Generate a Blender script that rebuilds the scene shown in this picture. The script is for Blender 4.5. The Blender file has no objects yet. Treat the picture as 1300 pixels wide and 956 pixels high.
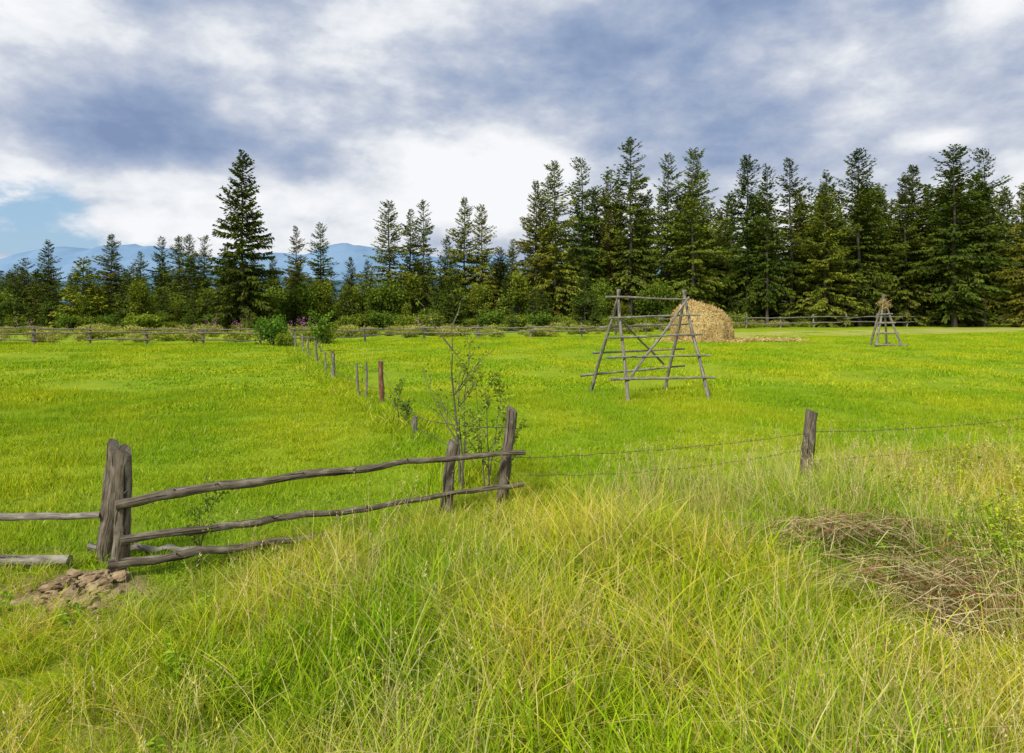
import bpy, math, random
import numpy as np
from mathutils import Vector, noise as mnoise
random.seed(7)
S = bpy.context.scene
S.view_settings.view_transform = 'Standard'
S.view_settings.look = 'None'
S.view_settings.exposure = 0
COL = S.collection

# ------------------------------------------------------------------ terrain
def fence_y(x):
    x = np.asarray(x, float)
    return np.interp(x, [-30, -3.6, -3.1, 0.0, 3.7, 30], [5.8, 5.7, 5.5, 7.4, 8.6, 17.0])

def hz(x, y):
    x = np.asarray(x, float); y = np.asarray(y, float)
    z = 0.035*np.sin(x*0.9+1.3)*np.cos(y*0.7) + 0.02*np.sin(x*2.3+y*1.9)
    z = z*np.exp(-(y/60.0)**2)
    z = z + 0.11*np.exp(-((x+3.25)/0.4)**2-((y-5.2)/0.33)**2)
    z = z - 0.28*np.exp(-((x-3.05)/0.5)**2-((y-4.7)/0.3)**2)
    z = z + 0.06*np.exp(-((x-3.3)/0.9)**2-((y-6.0)/0.4)**2)
    return z

# ------------------------------------------------------------------ helpers
def make_mesh(name, V, F, col=None, mat=None, smooth=False, uv=None):
    me = bpy.data.meshes.new(name)
    V = np.asarray(V, float)
    me.from_pydata(V.tolist(), [], F if isinstance(F, list) else F.tolist())
    if col is not None:
        c = np.ones((len(V), 4), np.float32); c[:, :3] = col
        a = me.color_attributes.new('Col', 'FLOAT_COLOR', 'POINT')
        a.data.foreach_set('color', c.ravel())
    if uv is not None:
        l = me.uv_layers.new(name='UVMap')
        vi = np.zeros(len(me.loops), np.int32); me.loops.foreach_get('vertex_index', vi)
        l.data.foreach_set('uv', np.asarray(uv, np.float32)[vi].ravel())
    if smooth:
        me.polygons.foreach_set('use_smooth', [True]*len(me.polygons))
    if mat: me.materials.append(mat)
    me.update()
    return me

def obj(name, me, loc=(0, 0, 0), rz=0, sc=(1, 1, 1), parent=None, coll=None):
    o = bpy.data.objects.new(name, me)
    o.location = loc; o.rotation_euler = (0, 0, rz); o.scale = sc
    (coll or COL).objects.link(o)
    if parent: o.parent = parent
    return o

class Builder:
    def __init__(s): s.V = []; s.F = []; s.U = []
    def tube(s, pts, radii, n=8, rough=0.08, seed=0, cap=True, tilt=0.0):
        rg = np.random.RandomState(seed+11)
        pts = [Vector(p) for p in pts]
        b = len(s.V); L = 0; m = len(pts)
        uo = rg.rand()*50
        prof = 1+rg.uniform(-rough, rough, n)*1.3
        ref = Vector((0.3, 0.9, 0.1))
        for i, p in enumerate(pts):
            d = (pts[min(i+1, m-1)]-pts[max(i-1, 0)]).normalized()
            a = d.cross(ref)
            if a.length < 0.1: a = d.cross(Vector((1, 0, 0)))
            a.normalize(); c = d.cross(a)
            if i: L += (p-pts[i-1]).length
            r = radii[i]
            for k in range(n+1):
                th = 2*math.pi*(k % n)/n
                rr = r*prof[k % n]*(1+rough*math.sin(i*1.7+k % n*2.1+seed))
                off = d*(tilt*rr*math.cos(th)) if i == m-1 else Vector((0, 0, 0))
                s.V.append(tuple(p+a*math.cos(th)*rr+c*math.sin(th)*rr+off))
                s.U.append((uo+k/n*2*math.pi*r, uo+L))
        for i in range(m-1):
            for k in range(n):
                q = b+i*(n+1)+k
                s.F.append((q, q+1, q+n+2, q+n+1))
        if cap:
            for i, fl in ((0, True), (m-1, False)):
                cb = len(s.V); q = b+i*(n+1)
                for k in range(n):
                    s.V.append(s.V[q+k]); s.U.append((uo+0.3*math.cos(k), uo+0.02*math.sin(k)))
                f = list(range(cb, cb+n))
                s.F.append(tuple(f[::-1] if fl else f))
    def log(s, p0, p1, r0, r1, seg=10, n=9, bend=0.02, rough=0.08, seed=0, sag=0.0, tilt=0.0):
        rg = np.random.RandomState(seed)
        p0 = Vector(p0); p1 = Vector(p1); d = p1-p0
        L = d.length
        a = d.cross(Vector((0.2, 0.7, 0.6))).normalized(); c = d.normalized().cross(a)
        pts = []; rad = []
        f1, f2 = rg.uniform(0, 6, 2)
        for i in range(seg+1):
            t = i/seg; e = math.sin(math.pi*t)
            w = bend*L*(math.sin(t*5+f1)*e)
            w2 = bend*L*(math.sin(t*7+f2)*e)*0.7
            pts.append(p0+d*t+a*w+c*w2+Vector((0, 0, -sag*e)))
            rad.append((r0+(r1-r0)*t)*(1+rg.uniform(-.07, .07)))
        s.tube(pts, rad, n, rough, seed, True, tilt)
    def obj(s, name, mat, smooth=True):
        me = make_mesh(name, s.V, s.F, None, mat, smooth, s.U)
        return obj(name, me)

# ------------------------------------------------------------------ materials
def newmat(name):
    m = bpy.data.materials.new(name); m.use_nodes = True
    nt = m.node_tree; nt.nodes.clear()
    out = nt.nodes.new('ShaderNodeOutputMaterial')
    return m, nt, out

def N(nt, t, **kw):
    n = nt.nodes.new(t)
    for k, v in kw.items(): setattr(n, k, v)
    return n

def mixc(nt, fac, a, b, mode='MIX'):
    n = nt.nodes.new('ShaderNodeMix'); n.data_type = 'RGBA'; n.blend_type = mode
    for s, v in ((0, fac), (6, a), (7, b)):
        if hasattr(v, 'is_linked'): nt.links.new(v, n.inputs[s])
        else: n.inputs[s].default_value = v if s == 0 else (*v, 1)
    return n.outputs[2]

def mth(nt, op, a, b=None, c=None, clamp=False):
    n = nt.nodes.new('ShaderNodeMath'); n.operation = op; n.use_clamp = clamp
    for i, v in enumerate((a, b, c)):
        if v is None: continue
        if hasattr(v, 'is_linked'): nt.links.new(v, n.inputs[i])
        else: n.inputs[i].default_value = v
    return n.outputs[0]

def noise(nt, vec, scale, detail=4, rough=0.55, dist=0):
    n = N(nt, 'ShaderNodeTexNoise'); n.inputs['Scale'].default_value = scale
    n.inputs['Detail'].default_value = detail; n.inputs['Roughness'].default_value = rough
    n.inputs['Distortion'].default_value = dist
    if vec is not None: nt.links.new(vec, n.inputs['Vector'])
    return n.outputs['Fac']

def rng_(nt, v, a, b, c=0.0, d=1.0, smooth=True):
    n = N(nt, 'ShaderNodeMapRange'); n.interpolation_type = 'SMOOTHSTEP' if smooth else 'LINEAR'
    nt.links.new(v, n.inputs[0])
    for i, x in zip((1, 2, 3, 4), (a, b, c, d)): n.inputs[i].default_value = x
    return n.outputs[0]

def vmul(nt, vec, s):
    n = N(nt, 'ShaderNodeVectorMath', operation='MULTIPLY'); nt.links.new(vec, n.inputs[0])
    n.inputs[1].default_value = s
    return n.outputs[0]

def leafmat(name, trans=0.35, big=0.0, objc=False, rnd=0.25, tcol=(1.1, 1.2, 0.4)):
    m, nt, out = newmat(name); L = nt.links
    at = N(nt, 'ShaderNodeVertexColor', layer_name='Col')
    c = at.outputs['Color']
    if objc or rnd:
        oi = N(nt, 'ShaderNodeObjectInfo')
        r = mth(nt, 'MULTIPLY_ADD', oi.outputs['Random'], 2*rnd, 1-rnd)
        cc = N(nt, 'ShaderNodeCombineColor')
        for i in range(3): L.new(r, cc.inputs[i])
        c = mixc(nt, 1.0, c, cc.outputs[0], 'MULTIPLY')
    if objc: c = mixc(nt, 1.0, c, oi.outputs['Color'], 'MULTIPLY')
    if big:
        g = N(nt, 'ShaderNodeNewGeometry')
        v = vmul(nt, g.outputs['Position'], (1, 0.6, 0))
        n1 = noise(nt, v, 0.35, 2, 0.6)
        f = rng_(nt, n1, 0.35, 0.65)
        t = mixc(nt, f, (0.78, 0.92, 0.8), (1.20, 1.06, 0.9))
        c = mixc(nt, 1.0, c, t, 'MULTIPLY')
    d = N(nt, 'ShaderNodeBsdfDiffuse'); L.new(c, d.inputs[0])
    if trans <= 0:
        L.new(d.outputs[0], out.inputs[0]); return m
    tr = N(nt, 'ShaderNodeBsdfTranslucent')
    L.new(mixc(nt, 1.0, c, tcol, 'MULTIPLY'), tr.inputs[0])
    ms = N(nt, 'ShaderNodeMixShader'); ms.inputs[0].default_value = trans
    L.new(d.outputs[0], ms.inputs[1]); L.new(tr.outputs[0], ms.inputs[2])
    L.new(ms.outputs[0], out.inputs[0])
    return m

def woodmat(name, ca, cb, cc):
    m, nt, out = newmat(name); L = nt.links
    uv = N(nt, 'ShaderNodeUVMap')
    v = vmul(nt, uv.outputs[0], (1.0, 0.07, 1))
    n1 = noise(nt, v, 90, 6, 0.65, 0.4)
    n2 = noise(nt, vmul(nt, uv.outputs[0], (1, .4, 1)), 14, 4, 0.6)
    c = mixc(nt, rng_(nt, n1, 0.35, 0.65), ca, cb)
    c = mixc(nt, rng_(nt, n2, 0.45, 0.7), c, cc)
    crack = rng_(nt, noise(nt, vmul(nt, uv.outputs[0], (1, .03, 1)), 60, 3, 0.5, .6), 0.36, 0.42)
    c = mixc(nt, crack, (0.03, 0.024, 0.018), c)
    p = N(nt, 'ShaderNodeBsdfPrincipled'); L.new(c, p.inputs['Base Color'])
    p.inputs['Roughness'].default_value = 0.85
    p.inputs['Specular IOR Level'].default_value = 0.25
    b = N(nt, 'ShaderNodeBump'); b.inputs['Strength'].default_value = 0.7; b.inputs['Distance'].default_value = 0.01
    L.new(mth(nt, 'MULTIPLY', n1, crack), b.inputs['Height']); L.new(b.outputs[0], p.inputs['Normal'])
    L.new(p.outputs[0], out.inputs[0])
    return m

M_grass = leafmat('grass_blade', 0.22, 1.0, rnd=0)
M_grassS = leafmat('short_grass_blade', 0, 1.0, rnd=0)
M_leaf = leafmat('conifer_needles', 0, 0, objc=True, rnd=0.18)
M_bush = leafmat('broad_leaf', 0.2, 0, objc=True, rnd=0.18)
M_straw = leafmat('straw', 0, 0, rnd=0.1)
M_wood = woodmat('weathered_wood', (0.085, 0.065, 0.045), (0.22, 0.175, 0.12), (0.30, 0.26, 0.195))
M_wood2 = woodmat('pale_weathered_wood', (0.15, 0.125, 0.10), (0.31, 0.275, 0.22), (0.40, 0.36, 0.30))
M_woodd = woodmat('red_brown_wood', (0.14, 0.06, 0.03), (0.30, 0.14, 0.07), (0.34, 0.21, 0.13))

m, nt, out = newmat('rusty_wire'); p = N(nt, 'ShaderNodeBsdfPrincipled')
g = N(nt, 'ShaderNodeNewGeometry')
nt.links.new(mixc(nt, noise(nt, g.outputs['Position'], 6), (0.05, 0.03, 0.02), (0.14, 0.10, 0.08)), p.inputs['Base Color'])
p.inputs['Roughness'].default_value = .7; nt.links.new(p.outputs[0], out.inputs[0]); M_wire = m

m, nt, out = newmat('bark'); p = N(nt, 'ShaderNodeBsdfPrincipled')
g = N(nt, 'ShaderNodeNewGeometry')
nt.links.new(mixc(nt, noise(nt, vmul(nt, g.outputs['Position'], (3, 3, .7)), 3, 6), (0.06, 0.045, 0.03), (0.19, 0.155, 0.12)), p.inputs['Base Color'])
p.inputs['Roughness'].default_value = .9; nt.links.new(p.outputs[0], out.inputs[0]); M_bark = m

m, nt, out = newmat('dry_clay'); p = N(nt, 'ShaderNodeBsdfPrincipled')
g = N(nt, 'ShaderNodeNewGeometry')
n1 = noise(nt, g.outputs['Position'], 9, 6, .65)
nt.links.new(mixc(nt, rng_(nt, n1, .35, .65), (0.20, 0.125, 0.06), (0.46, 0.34, 0.18)), p.inputs['Base Color'])
b = N(nt, 'ShaderNodeBump'); b.inputs['Strength'].default_value = .6; b.inputs['Distance'].default_value = .02
nt.links.new(noise(nt, g.outputs['Position'], 40, 6, .7), b.inputs['Height']); nt.links.new(b.outputs[0], p.inputs['Normal'])
p.inputs['Roughness'].default_value = .95; nt.links.new(p.outputs[0], out.inputs[0]); M_clay = m

# meadow ground
m, nt, out = newmat('meadow_ground'); L = nt.links
g = N(nt, 'ShaderNodeNewGeometry'); P = g.outputs['Position']
sx = N(nt, 'ShaderNodeSeparateXYZ'); L.new(P, sx.inputs[0]); X, Y, Z = sx.outputs
n_big = noise(nt, vmul(nt, P, (1, .6, 0)), 0.35, 2, .6)
n_mid = noise(nt, vmul(nt, P, (1, 1, 0)), 2.2, 4, .65)
n_fine = noise(nt, P, 22, 4, .7)
c = mixc(nt, rng_(nt, n_big, .35, .65), (0.26, 0.385, 0.012), (0.38, 0.465, 0.02))
c = mixc(nt, rng_(nt, n_mid, .4, .75, 0, .5), c, (0.22, 0.32, 0.015))
c = mixc(nt, rng_(nt, n_fine, .35, .7, .35, 0), c, (0.14, 0.21, 0.01))
yy = mth(nt, 'SUBTRACT', Y, mth(nt, 'MULTIPLY_ADD', X, 0.42, 41.0))
band = mth(nt, 'MULTIPLY', rng_(nt, mth(nt, 'ABSOLUTE', mth(nt, 'SUBTRACT', yy, 5.5)), 3.0, 8.0, 1, 0), rng_(nt, X, 11, 15))
n_str = noise(nt, vmul(nt, P, (.2, 1.0, 0)), .9, 4, .65)
band = mth(nt, 'MULTIPLY', band, rng_(nt, n_str, .38, .60, 0, .9))
c = mixc(nt, band, c, (0.54, 0.46, 0.16))
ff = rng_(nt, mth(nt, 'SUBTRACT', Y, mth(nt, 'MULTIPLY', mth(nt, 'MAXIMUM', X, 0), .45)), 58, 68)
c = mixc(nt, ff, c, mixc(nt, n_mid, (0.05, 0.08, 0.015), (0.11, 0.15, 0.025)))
def spot(cx, cy, rx, ry):
    a = mth(nt, 'DIVIDE', mth(nt, 'SUBTRACT', X, cx), rx); bb = mth(nt, 'DIVIDE', mth(nt, 'SUBTRACT', Y, cy), ry)
    return mth(nt, 'SQRT', mth(nt, 'ADD', mth(nt, 'MULTIPLY', a, a), mth(nt, 'MULTIPLY', bb, bb)))
d1 = spot(-3.45, 5.2, .75, 0.38)
d1 = mth(nt, 'ADD', d1, mth(nt, 'MULTIPLY_ADD', n_mid, 1.6, -.8))
c = mixc(nt, rng_(nt, d1, .7, 1.1, 1, 0), c, mixc(nt, n_fine, (0.18, 0.115, 0.06), (0.44, 0.33, 0.18)))
d2 = spot(3.05, 4.7, 0.5, 0.28)
c = mixc(nt, rng_(nt, d2, .6, 1.2, 1, 0), c, (0.07, 0.055, 0.03))
near = mth(nt, 'MULTIPLY', rng_(nt, Y, 7.0, 9.0, 1, 0), .4)
c = mixc(nt, mth(nt, 'MULTIPLY', near, rng_(nt, d1, .8, 1.3)), c, (0.14, 0.175, 0.02))
p = N(nt, 'ShaderNodeBsdfPrincipled'); L.new(c, p.inputs['Base Color'])
p.inputs['Roughness'].default_value = .95; p.inputs['Specular IOR Level'].default_value = .1
b = N(nt, 'ShaderNodeBump'); b.inputs['Strength'].default_value = .8; b.inputs['Distance'].default_value = .06
L.new(mth(nt, 'ADD', n_fine, n_mid), b.inputs['Height']); L.new(b.outputs[0], p.inputs['Normal'])
L.new(p.outputs[0], out.inputs[0]); M_ground = m

# ------------------------------------------------------------------ ground sheet
k = np.linspace(-1, 1, 241)
gx = np.sinh(k*7.5)/math.sinh(7.5)*6000
ky = np.linspace(-1, 1, 261)
gy = np.sinh(ky*7.5)/math.sinh(7.5)*6000+5
XX, YY = np.meshgrid(gx, gy)
ZZ = hz(XX, YY)
V = np.stack([XX.ravel(), YY.ravel(), ZZ.ravel()], 1)
nx, ny = len(gx), len(gy)
i0 = (np.arange(ny-1)[:, None]*nx+np.arange(nx-1)[None]).ravel()
F = np.stack([i0, i0+1, i0+nx+1, i0+nx], 1)
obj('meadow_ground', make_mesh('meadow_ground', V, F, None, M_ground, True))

# ------------------------------------------------------------------ mountains
def mountains(name, dist, depth, hbase, amp, seed, ca, cb, x0, x1):
    m, nt, out = newmat(name+'_mat')
    g = N(nt, 'ShaderNodeNewGeometry')
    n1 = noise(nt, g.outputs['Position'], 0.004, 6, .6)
    d = N(nt, 'ShaderNodeBsdfDiffuse'); nt.links.new(mixc(nt, rng_(nt, n1, .4, .6), ca, cb), d.inputs[0])  # bluish slope colours, distance haze painted into the diffuse base
    nt.links.new(d.outputs[0], out.inputs[0])
    xs = np.linspace(x0, x1, 260); rows = 24
    V = []
    for j in range(rows+1):
        t = j/rows
        for x in xs:
            q = Vector((x*0.0011+seed, t*1.2, seed))
            r = mnoise.fractal(q, 0.9, 2.1, 6)
            e = math.sin(math.pi*t)**1.3
            V.append((x, dist+depth*t, -5+(hbase+amp*r)*e))
    w = len(xs)
    F = [(j*w+i, j*w+i+1, (j+1)*w+i+1, (j+1)*w+i) for j in range(rows) for i in range(w-1)]
    obj(name, make_mesh(name, V, F, None, m, True))
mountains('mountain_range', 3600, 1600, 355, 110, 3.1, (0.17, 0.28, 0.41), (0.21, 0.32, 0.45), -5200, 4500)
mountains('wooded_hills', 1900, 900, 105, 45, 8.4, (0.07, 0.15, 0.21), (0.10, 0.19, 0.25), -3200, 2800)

# ------------------------------------------------------------------ conifers
def spruce_mesh(name, seed, H, R, z0, power=0.8, bpm=17, dens=13, droop=0.35, lowtaper=0.25, ragged=0.35, ca=(0.042, 0.075, 0.013), cb=(0.135, 0.18, 0.025), tw=0.19, lnk=1.05, lean=0.0):
    rg = np.random.RandomState(seed)
    nb = int((H-z0)*bpm)
    u = rg.rand(nb)
    step = 0.45
    z = z0+(H-z0-0.1)*u
    z = np.round(z/step)*step+rg.uniform(-.2, .2, nb)
    z = np.minimum(z, H-.1)
    t = np.clip((z-z0)/(H-z0), 0, 1)
    az = rg.rand(nb)*2*np.pi
    ph = rg.rand(4)*6
    prof = np.maximum(1-t, 0.0)**power
    prof *= np.clip(0.5+t/lowtaper*0.5, 0, 1)
    lump = 1+ragged*np.sin(az+z*0.9+ph[0])*np.sin(az*2-z*1.7+ph[1])+0.4*ragged*np.sin(z*2.1+ph[2])+.3*ragged*np.sin(z*.8+az+ph[3])
    Lb = R*prof*lump*(1-ragged*.8*rg.rand(nb))+0.12
    bc = rg.rand(nb)*.6+.4*(.5+.5*np.sin(az*2+z*1.1+ph[3]))
    cnt = (Lb*dens).astype(int)+4
    I = np.repeat(np.arange(nb), cnt); n = len(I)
    s = 0.08+0.92*rg.rand(n)**0.75
    tt, LL, aa = t[I], Lb[I], az[I]+rg.normal(0, .05, n)
    slope = -0.15+0.95*tt**1.5
    zz = z[I]+LL*(slope*s-droop*(1-tt)*s**2*1.2+0.22*s**3)
    out_ = np.stack([np.cos(aa), np.sin(aa), np.zeros(n)], 1)
    side = np.stack([-np.sin(aa), np.cos(aa), np.zeros(n)], 1)
    P = out_*(LL*s)[:, None]; P[:, 2] = zz
    P[:, 0] += lean*(np.maximum(zz, 0)/H)**2*H
    sg = np.where(rg.rand(n) < .5, -1, 1)
    D = out_*rg.uniform(.2, .8, n)[:, None]+side*(sg*rg.uniform(.3, 1.0, n)*(1.15-s*.8))[:, None]
    D[:, 2] -= rg.uniform(.1, 1.2, n)*(1-tt*.7)-.5*tt
    D /= np.linalg.norm(D, axis=1)[:, None]
    ln = lnk*rg.uniform(.25, .62, n)*(0.42+0.17*np.minimum(LL, 3.5))*(1.15-.4*s)
    W = np.cross(D, rg.normal(0, 1, (n, 3))+np.array([0, 0, 0.5])); W /= np.linalg.norm(W, axis=1)[:, None]+1e-6
    W *= (rg.uniform(.5, 1.2, n)*tw*.5*(1-.4*tt))[:, None]
    A = P; B = P+D*(ln*.45)[:, None]+W; C = P+D*ln[:, None]; C[:, 2] -= ln*.12
    E = P+D*(ln*.5)[:, None]-W
    V = np.stack([A, B, C, E], 1).reshape(-1, 3)
    F = np.arange(4*n).reshape(-1, 4)
    f = np.clip(0.15+0.6*bc[I]+0.35*(s-.5)+rg.normal(0, .18, n), 0, 1)  # inner twigs darkened as painted crown shade; tips lighter as new growth
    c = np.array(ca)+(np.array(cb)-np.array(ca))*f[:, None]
    dead = (rg.rand(n) < .08*(1-tt)**2+.01)
    c[dead] = (0.13, 0.10, 0.06)
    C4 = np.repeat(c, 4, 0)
    tb = Builder()
    r0 = H*0.0105
    pts = [(0.05*math.sin(i*1.3+seed)+lean*(i/10)**2*H, 0.05*math.cos(i*1.9), -0.2+(H+.1)*i/10) for i in range(11)]
    tb.tube(pts, [r0*(1-i/10.3)+.012 for i in range(11)], 7, .05, seed)
    for q in rg.choice(nb, min(nb, 60), replace=False):
        a = az[q]; l = Lb[q]*.8; sl = -0.15+.95*t[q]**1.5
        pp = [(math.cos(a)*l*v, math.sin(a)*l*v, z[q]+l*(sl*v-droop*(1-t[q])*v*v)) for v in (0, .5, 1)]
        tb.tube(pp, [.035, .022, .008], 3, 0, q, False)
    nv = len(V)
    V = np.vstack([V, np.array(tb.V)])
    Fl = F.tolist()+[tuple(i+nv for i in f) for f in tb.F]
    C4 = np.vstack([C4, np.full((len(tb.V), 3), .1)])
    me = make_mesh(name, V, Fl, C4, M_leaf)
    me.materials.append(M_bark)
    mi = np.zeros(len(me.polygons), np.int32); mi[n:] = 1
    me.polygons.foreach_set('material_index', mi)
    me.update()
    return me

olA, olB = (0.065, 0.095, 0.014), (0.20, 0.22, 0.028)
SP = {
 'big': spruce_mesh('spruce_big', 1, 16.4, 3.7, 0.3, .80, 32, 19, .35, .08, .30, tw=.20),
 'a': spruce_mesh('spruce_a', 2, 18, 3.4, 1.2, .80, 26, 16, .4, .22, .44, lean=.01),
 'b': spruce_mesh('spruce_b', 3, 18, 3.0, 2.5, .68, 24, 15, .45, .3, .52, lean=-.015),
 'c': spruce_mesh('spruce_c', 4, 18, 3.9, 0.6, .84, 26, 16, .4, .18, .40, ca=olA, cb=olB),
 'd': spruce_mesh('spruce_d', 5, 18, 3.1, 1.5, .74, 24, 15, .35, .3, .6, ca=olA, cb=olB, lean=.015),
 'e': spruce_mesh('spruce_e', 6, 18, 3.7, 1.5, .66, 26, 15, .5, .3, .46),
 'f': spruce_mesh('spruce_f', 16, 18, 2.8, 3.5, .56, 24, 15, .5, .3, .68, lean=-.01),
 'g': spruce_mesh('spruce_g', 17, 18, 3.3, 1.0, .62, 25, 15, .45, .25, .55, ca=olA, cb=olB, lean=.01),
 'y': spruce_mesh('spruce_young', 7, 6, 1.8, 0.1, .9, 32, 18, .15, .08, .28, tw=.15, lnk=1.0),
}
HT = {k_: 18 for k_ in 'abcdefg'}; HT['big'] = 16.4; HT['y'] = 6
TREES = [ # x, y, height, kind, width factor, tint
 (-58.9, 82, 7.1, 'c', 1.2, 1), (-51.6, 76, 9.7, 'a', 1.2, .9), (-42.7, 68, 7.1, 'y', 1.45, 3), (-44.6, 76, 10.4, 'c', 1.2, .8),
 (-43.4, 80, 8.7, 'd', 1.1, 1), (-42.0, 82, 10.7, 'b', 1, 1), (-37, 76, 10.1, 'g', 1.2, 1.1), (-38.8, 82, 10.9, 'e', .9, .9), (-33.5, 80, 9.4, 'c', 1.1, 1), (-35.2, 78, 10.3, 'f', 1, .9),
 (-24.5, 62, 16.4, 'big', 1.05, .85), (-26.7, 76, 7.9, 'a', 1, 1), (-23.9, 76, 11.2, 'd', 1, .9), (-21.2, 76, 11.6, 'b', 1.1, 1), (-29.5, 78, 8.6, 'e', 1, .9),
 (-19.4, 82, 8.3, 'c', 1, 1), (-16.2, 76, 7.5, 'a', 1.1, 1.1), (-12.9, 72, 13.4, 'g', 1.05, 1.15), (-11.4, 76, 13.0, 'd', .95, 1.2), (-9.6, 74, 13.6, 'f', .85, 1),
 (-5.4, 62, 5.6, 'y', 1.1, .7), (-5.3, 76, 14.5, 'c', .95, 1.1), (-3.3, 76, 13.6, 'g', .9, 1.15), (-7.6, 80, 10.5, 'e', .9, .9), (0, 82, 10.4, 'd', 1.1, 1.1), (-1.4, 80, 9.2, 'e', 1.1, .9),
 (2.6, 74, 16, 'c', .95, 1.15), (4.7, 74, 18, 'g', 1.1, 1.1), (3.6, 80, 15, 'e', .9, .8), (7.9, 76, 18.6, 'f', 1.0, .95), (9.6, 80, 16.2, 'e', .9, .85), (10.9, 78, 17.6, 'd', .9, 1.1), (13.2, 76, 20.6, 'f', 1.15, 1), (12.4, 80, 16.5, 'c', .9, .85),
 (15.2, 80, 15.5, 'e', .9, .85), (17.2, 76, 19.3, 'b', .95, .9), (19.6, 74, 19.3, 'g', 1.1, 1.05), (20.9, 79, 17.5, 'a', 1.0, .9), (23.0, 81, 12.9, 'a', 1.1, .85), (25.0, 82, 13.4, 'c', 1, .85), (26.9, 78, 19.5, 'e', 1.0, .9), (28.4, 76, 18.0, 'b', .9, .95),
 (30.4, 84, 14.5, 'c', 1, .8), (32, 78, 19.2, 'd', 1.15, .95), (34.8, 76, 16.1, 'c', 1.2, 1), (36.4, 79, 18.1, 'a', 1, .9), (39.6, 78, 20.2, 'e', 1.15, .9), (38.0, 84, 16.5, 'c', 1, .8), (41.6, 81, 17, 'b', 1.1, .85), (43.6, 84, 16.7, 'g', 1.1, .85),
 (44.9, 78, 17.6, 'a', 1.1, .95), (47.0, 80, 19.0, 'c', 1.15, .8), (49.2, 76, 20.2, 'e', 1.3, .9), (51.2, 79, 18.4, 'g', 1.1, .85), (54.4, 80, 18.0, 'a', 1.1, .85), (53.4, 77, 19.9, 'f', 1, .9),
 (56.2, 74, 16.9, 'c', 1.1, 1), (60.5, 76, 19, 'a', 1.2, 1), (65, 78, 18, 'e', 1.2, .9), (-64, 78, 9, 'c', 1.2, 1), (-70, 80, 9.5, 'a', 1.2, 1),
]
for i, (x, y, h, kd, wf, tint) in enumerate(TREES):
    sc = h/HT[kd]
    if kd in ('y', 'big'): w = wf*sc
    elif h < 12: w = wf*(.20+.74*sc)
    else: w = wf*max(sc, .85)*1.05
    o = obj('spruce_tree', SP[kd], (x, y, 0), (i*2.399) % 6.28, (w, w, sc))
    if tint == 3: o.color = (2.5, 2.0, 1.1, 1)
    else:
        warm = random.uniform(.95, 1.2); tint *= random.uniform(.9, 1.2); o.color = (tint*warm, tint, tint*.85, 1)

# ------------------------------------------------------------------ bushes
def bush_mesh(name, seed, R, H, n, leaf, ca, cb, lumps=9, mat=None, zlo=.25, trunk=.02):
    rg = np.random.RandomState(seed)
    th = rg.rand(lumps)*2*np.pi; rr = np.sqrt(rg.rand(lumps))*R*.62
    cx = rr*np.cos(th); cy = rr*np.sin(th); cz = rg.uniform(zlo, .78, lumps)*H*(1-.35*rr/R)
    cr = rg.uniform(.28, .5, lumps)*min(R, H*.8)
    I = rg.randint(0, lumps, n)
    d = rg.normal(0, 1, (n, 3)); d /= np.linalg.norm(d, axis=1)[:, None]
    r = cr[I]*rg.uniform(.3, 1.25, n)**.8
    P = np.stack([cx[I], cy[I], cz[I]], 1)+d*r[:, None]*np.array([1, 1, 1.1])
    P[:, 2] = np.abs(P[:, 2])+.02
    a = rg.normal(0, 1, (n, 3)); a /= np.linalg.norm(a, axis=1)[:, None]
    b = np.cross(a, rg.normal(0, 1, (n, 3))); b /= np.linalg.norm(b, axis=1)[:, None]
    l = leaf*rg.uniform(.6, 1.3, n)[:, None]
    V = np.stack([P, P+a*l*.5+b*l*.28, P+a*l, P+a*l*.5-b*l*.28], 1).reshape(-1, 3)
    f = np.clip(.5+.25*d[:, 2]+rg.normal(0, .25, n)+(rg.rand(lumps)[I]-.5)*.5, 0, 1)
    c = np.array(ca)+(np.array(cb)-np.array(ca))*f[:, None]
    tb = Builder()
    for q in range(lumps):
        tb.tube([(cx[q]*.1, cy[q]*.1, -.05), (cx[q]*.5, cy[q]*.5, cz[q]*.5), (cx[q], cy[q], cz[q]+cr[q]*.5)], [trunk*R, trunk*.7*R, .004], 4, 0, q, False)
    nv = len(V)
    V = np.vstack([V, np.array(tb.V)])
    Fl = np.arange(4*n).reshape(-1, 4).tolist()+[tuple(i+nv for i in ff_) for ff_ in tb.F]
    C4 = np.vstack([np.repeat(c, 4, 0), np.full((len(tb.V), 3), .08)])
    return make_mesh(name, V, Fl, C4, mat or M_bush)

BU1 = bush_mesh('bush1', 21, 1.2, 1.9, 2200, .17, (0.05, 0.09, 0.012), (0.20, 0.29, 0.035))
BU2 = bush_mesh('bush2', 22, 1.5, 1.4, 2200, .17, (0.08, 0.12, 0.012), (0.30, 0.36, 0.04), 12)
DT1 = bush_mesh('decid1', 24, 2.0, 5.2, 3600, .24, (0.06, 0.10, 0.012), (0.23, 0.30, 0.035), 14, zlo=.2)
DT2 = bush_mesh('decid2', 25, 1.5, 6.2, 3300, .22, (0.08, 0.12, 0.012), (0.29, 0.32, 0.035), 15, zlo=.2)
WEED = bush_mesh('weed', 23, .8, .8, 900, .12, (0.14, 0.20, 0.02), (0.44, 0.46, 0.06), 10)
WEED2 = bush_mesh('weed2', 26, .7, .9, 800, .10, (0.19, 0.21, 0.03), (0.52, 0.47, 0.14), 12)

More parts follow.
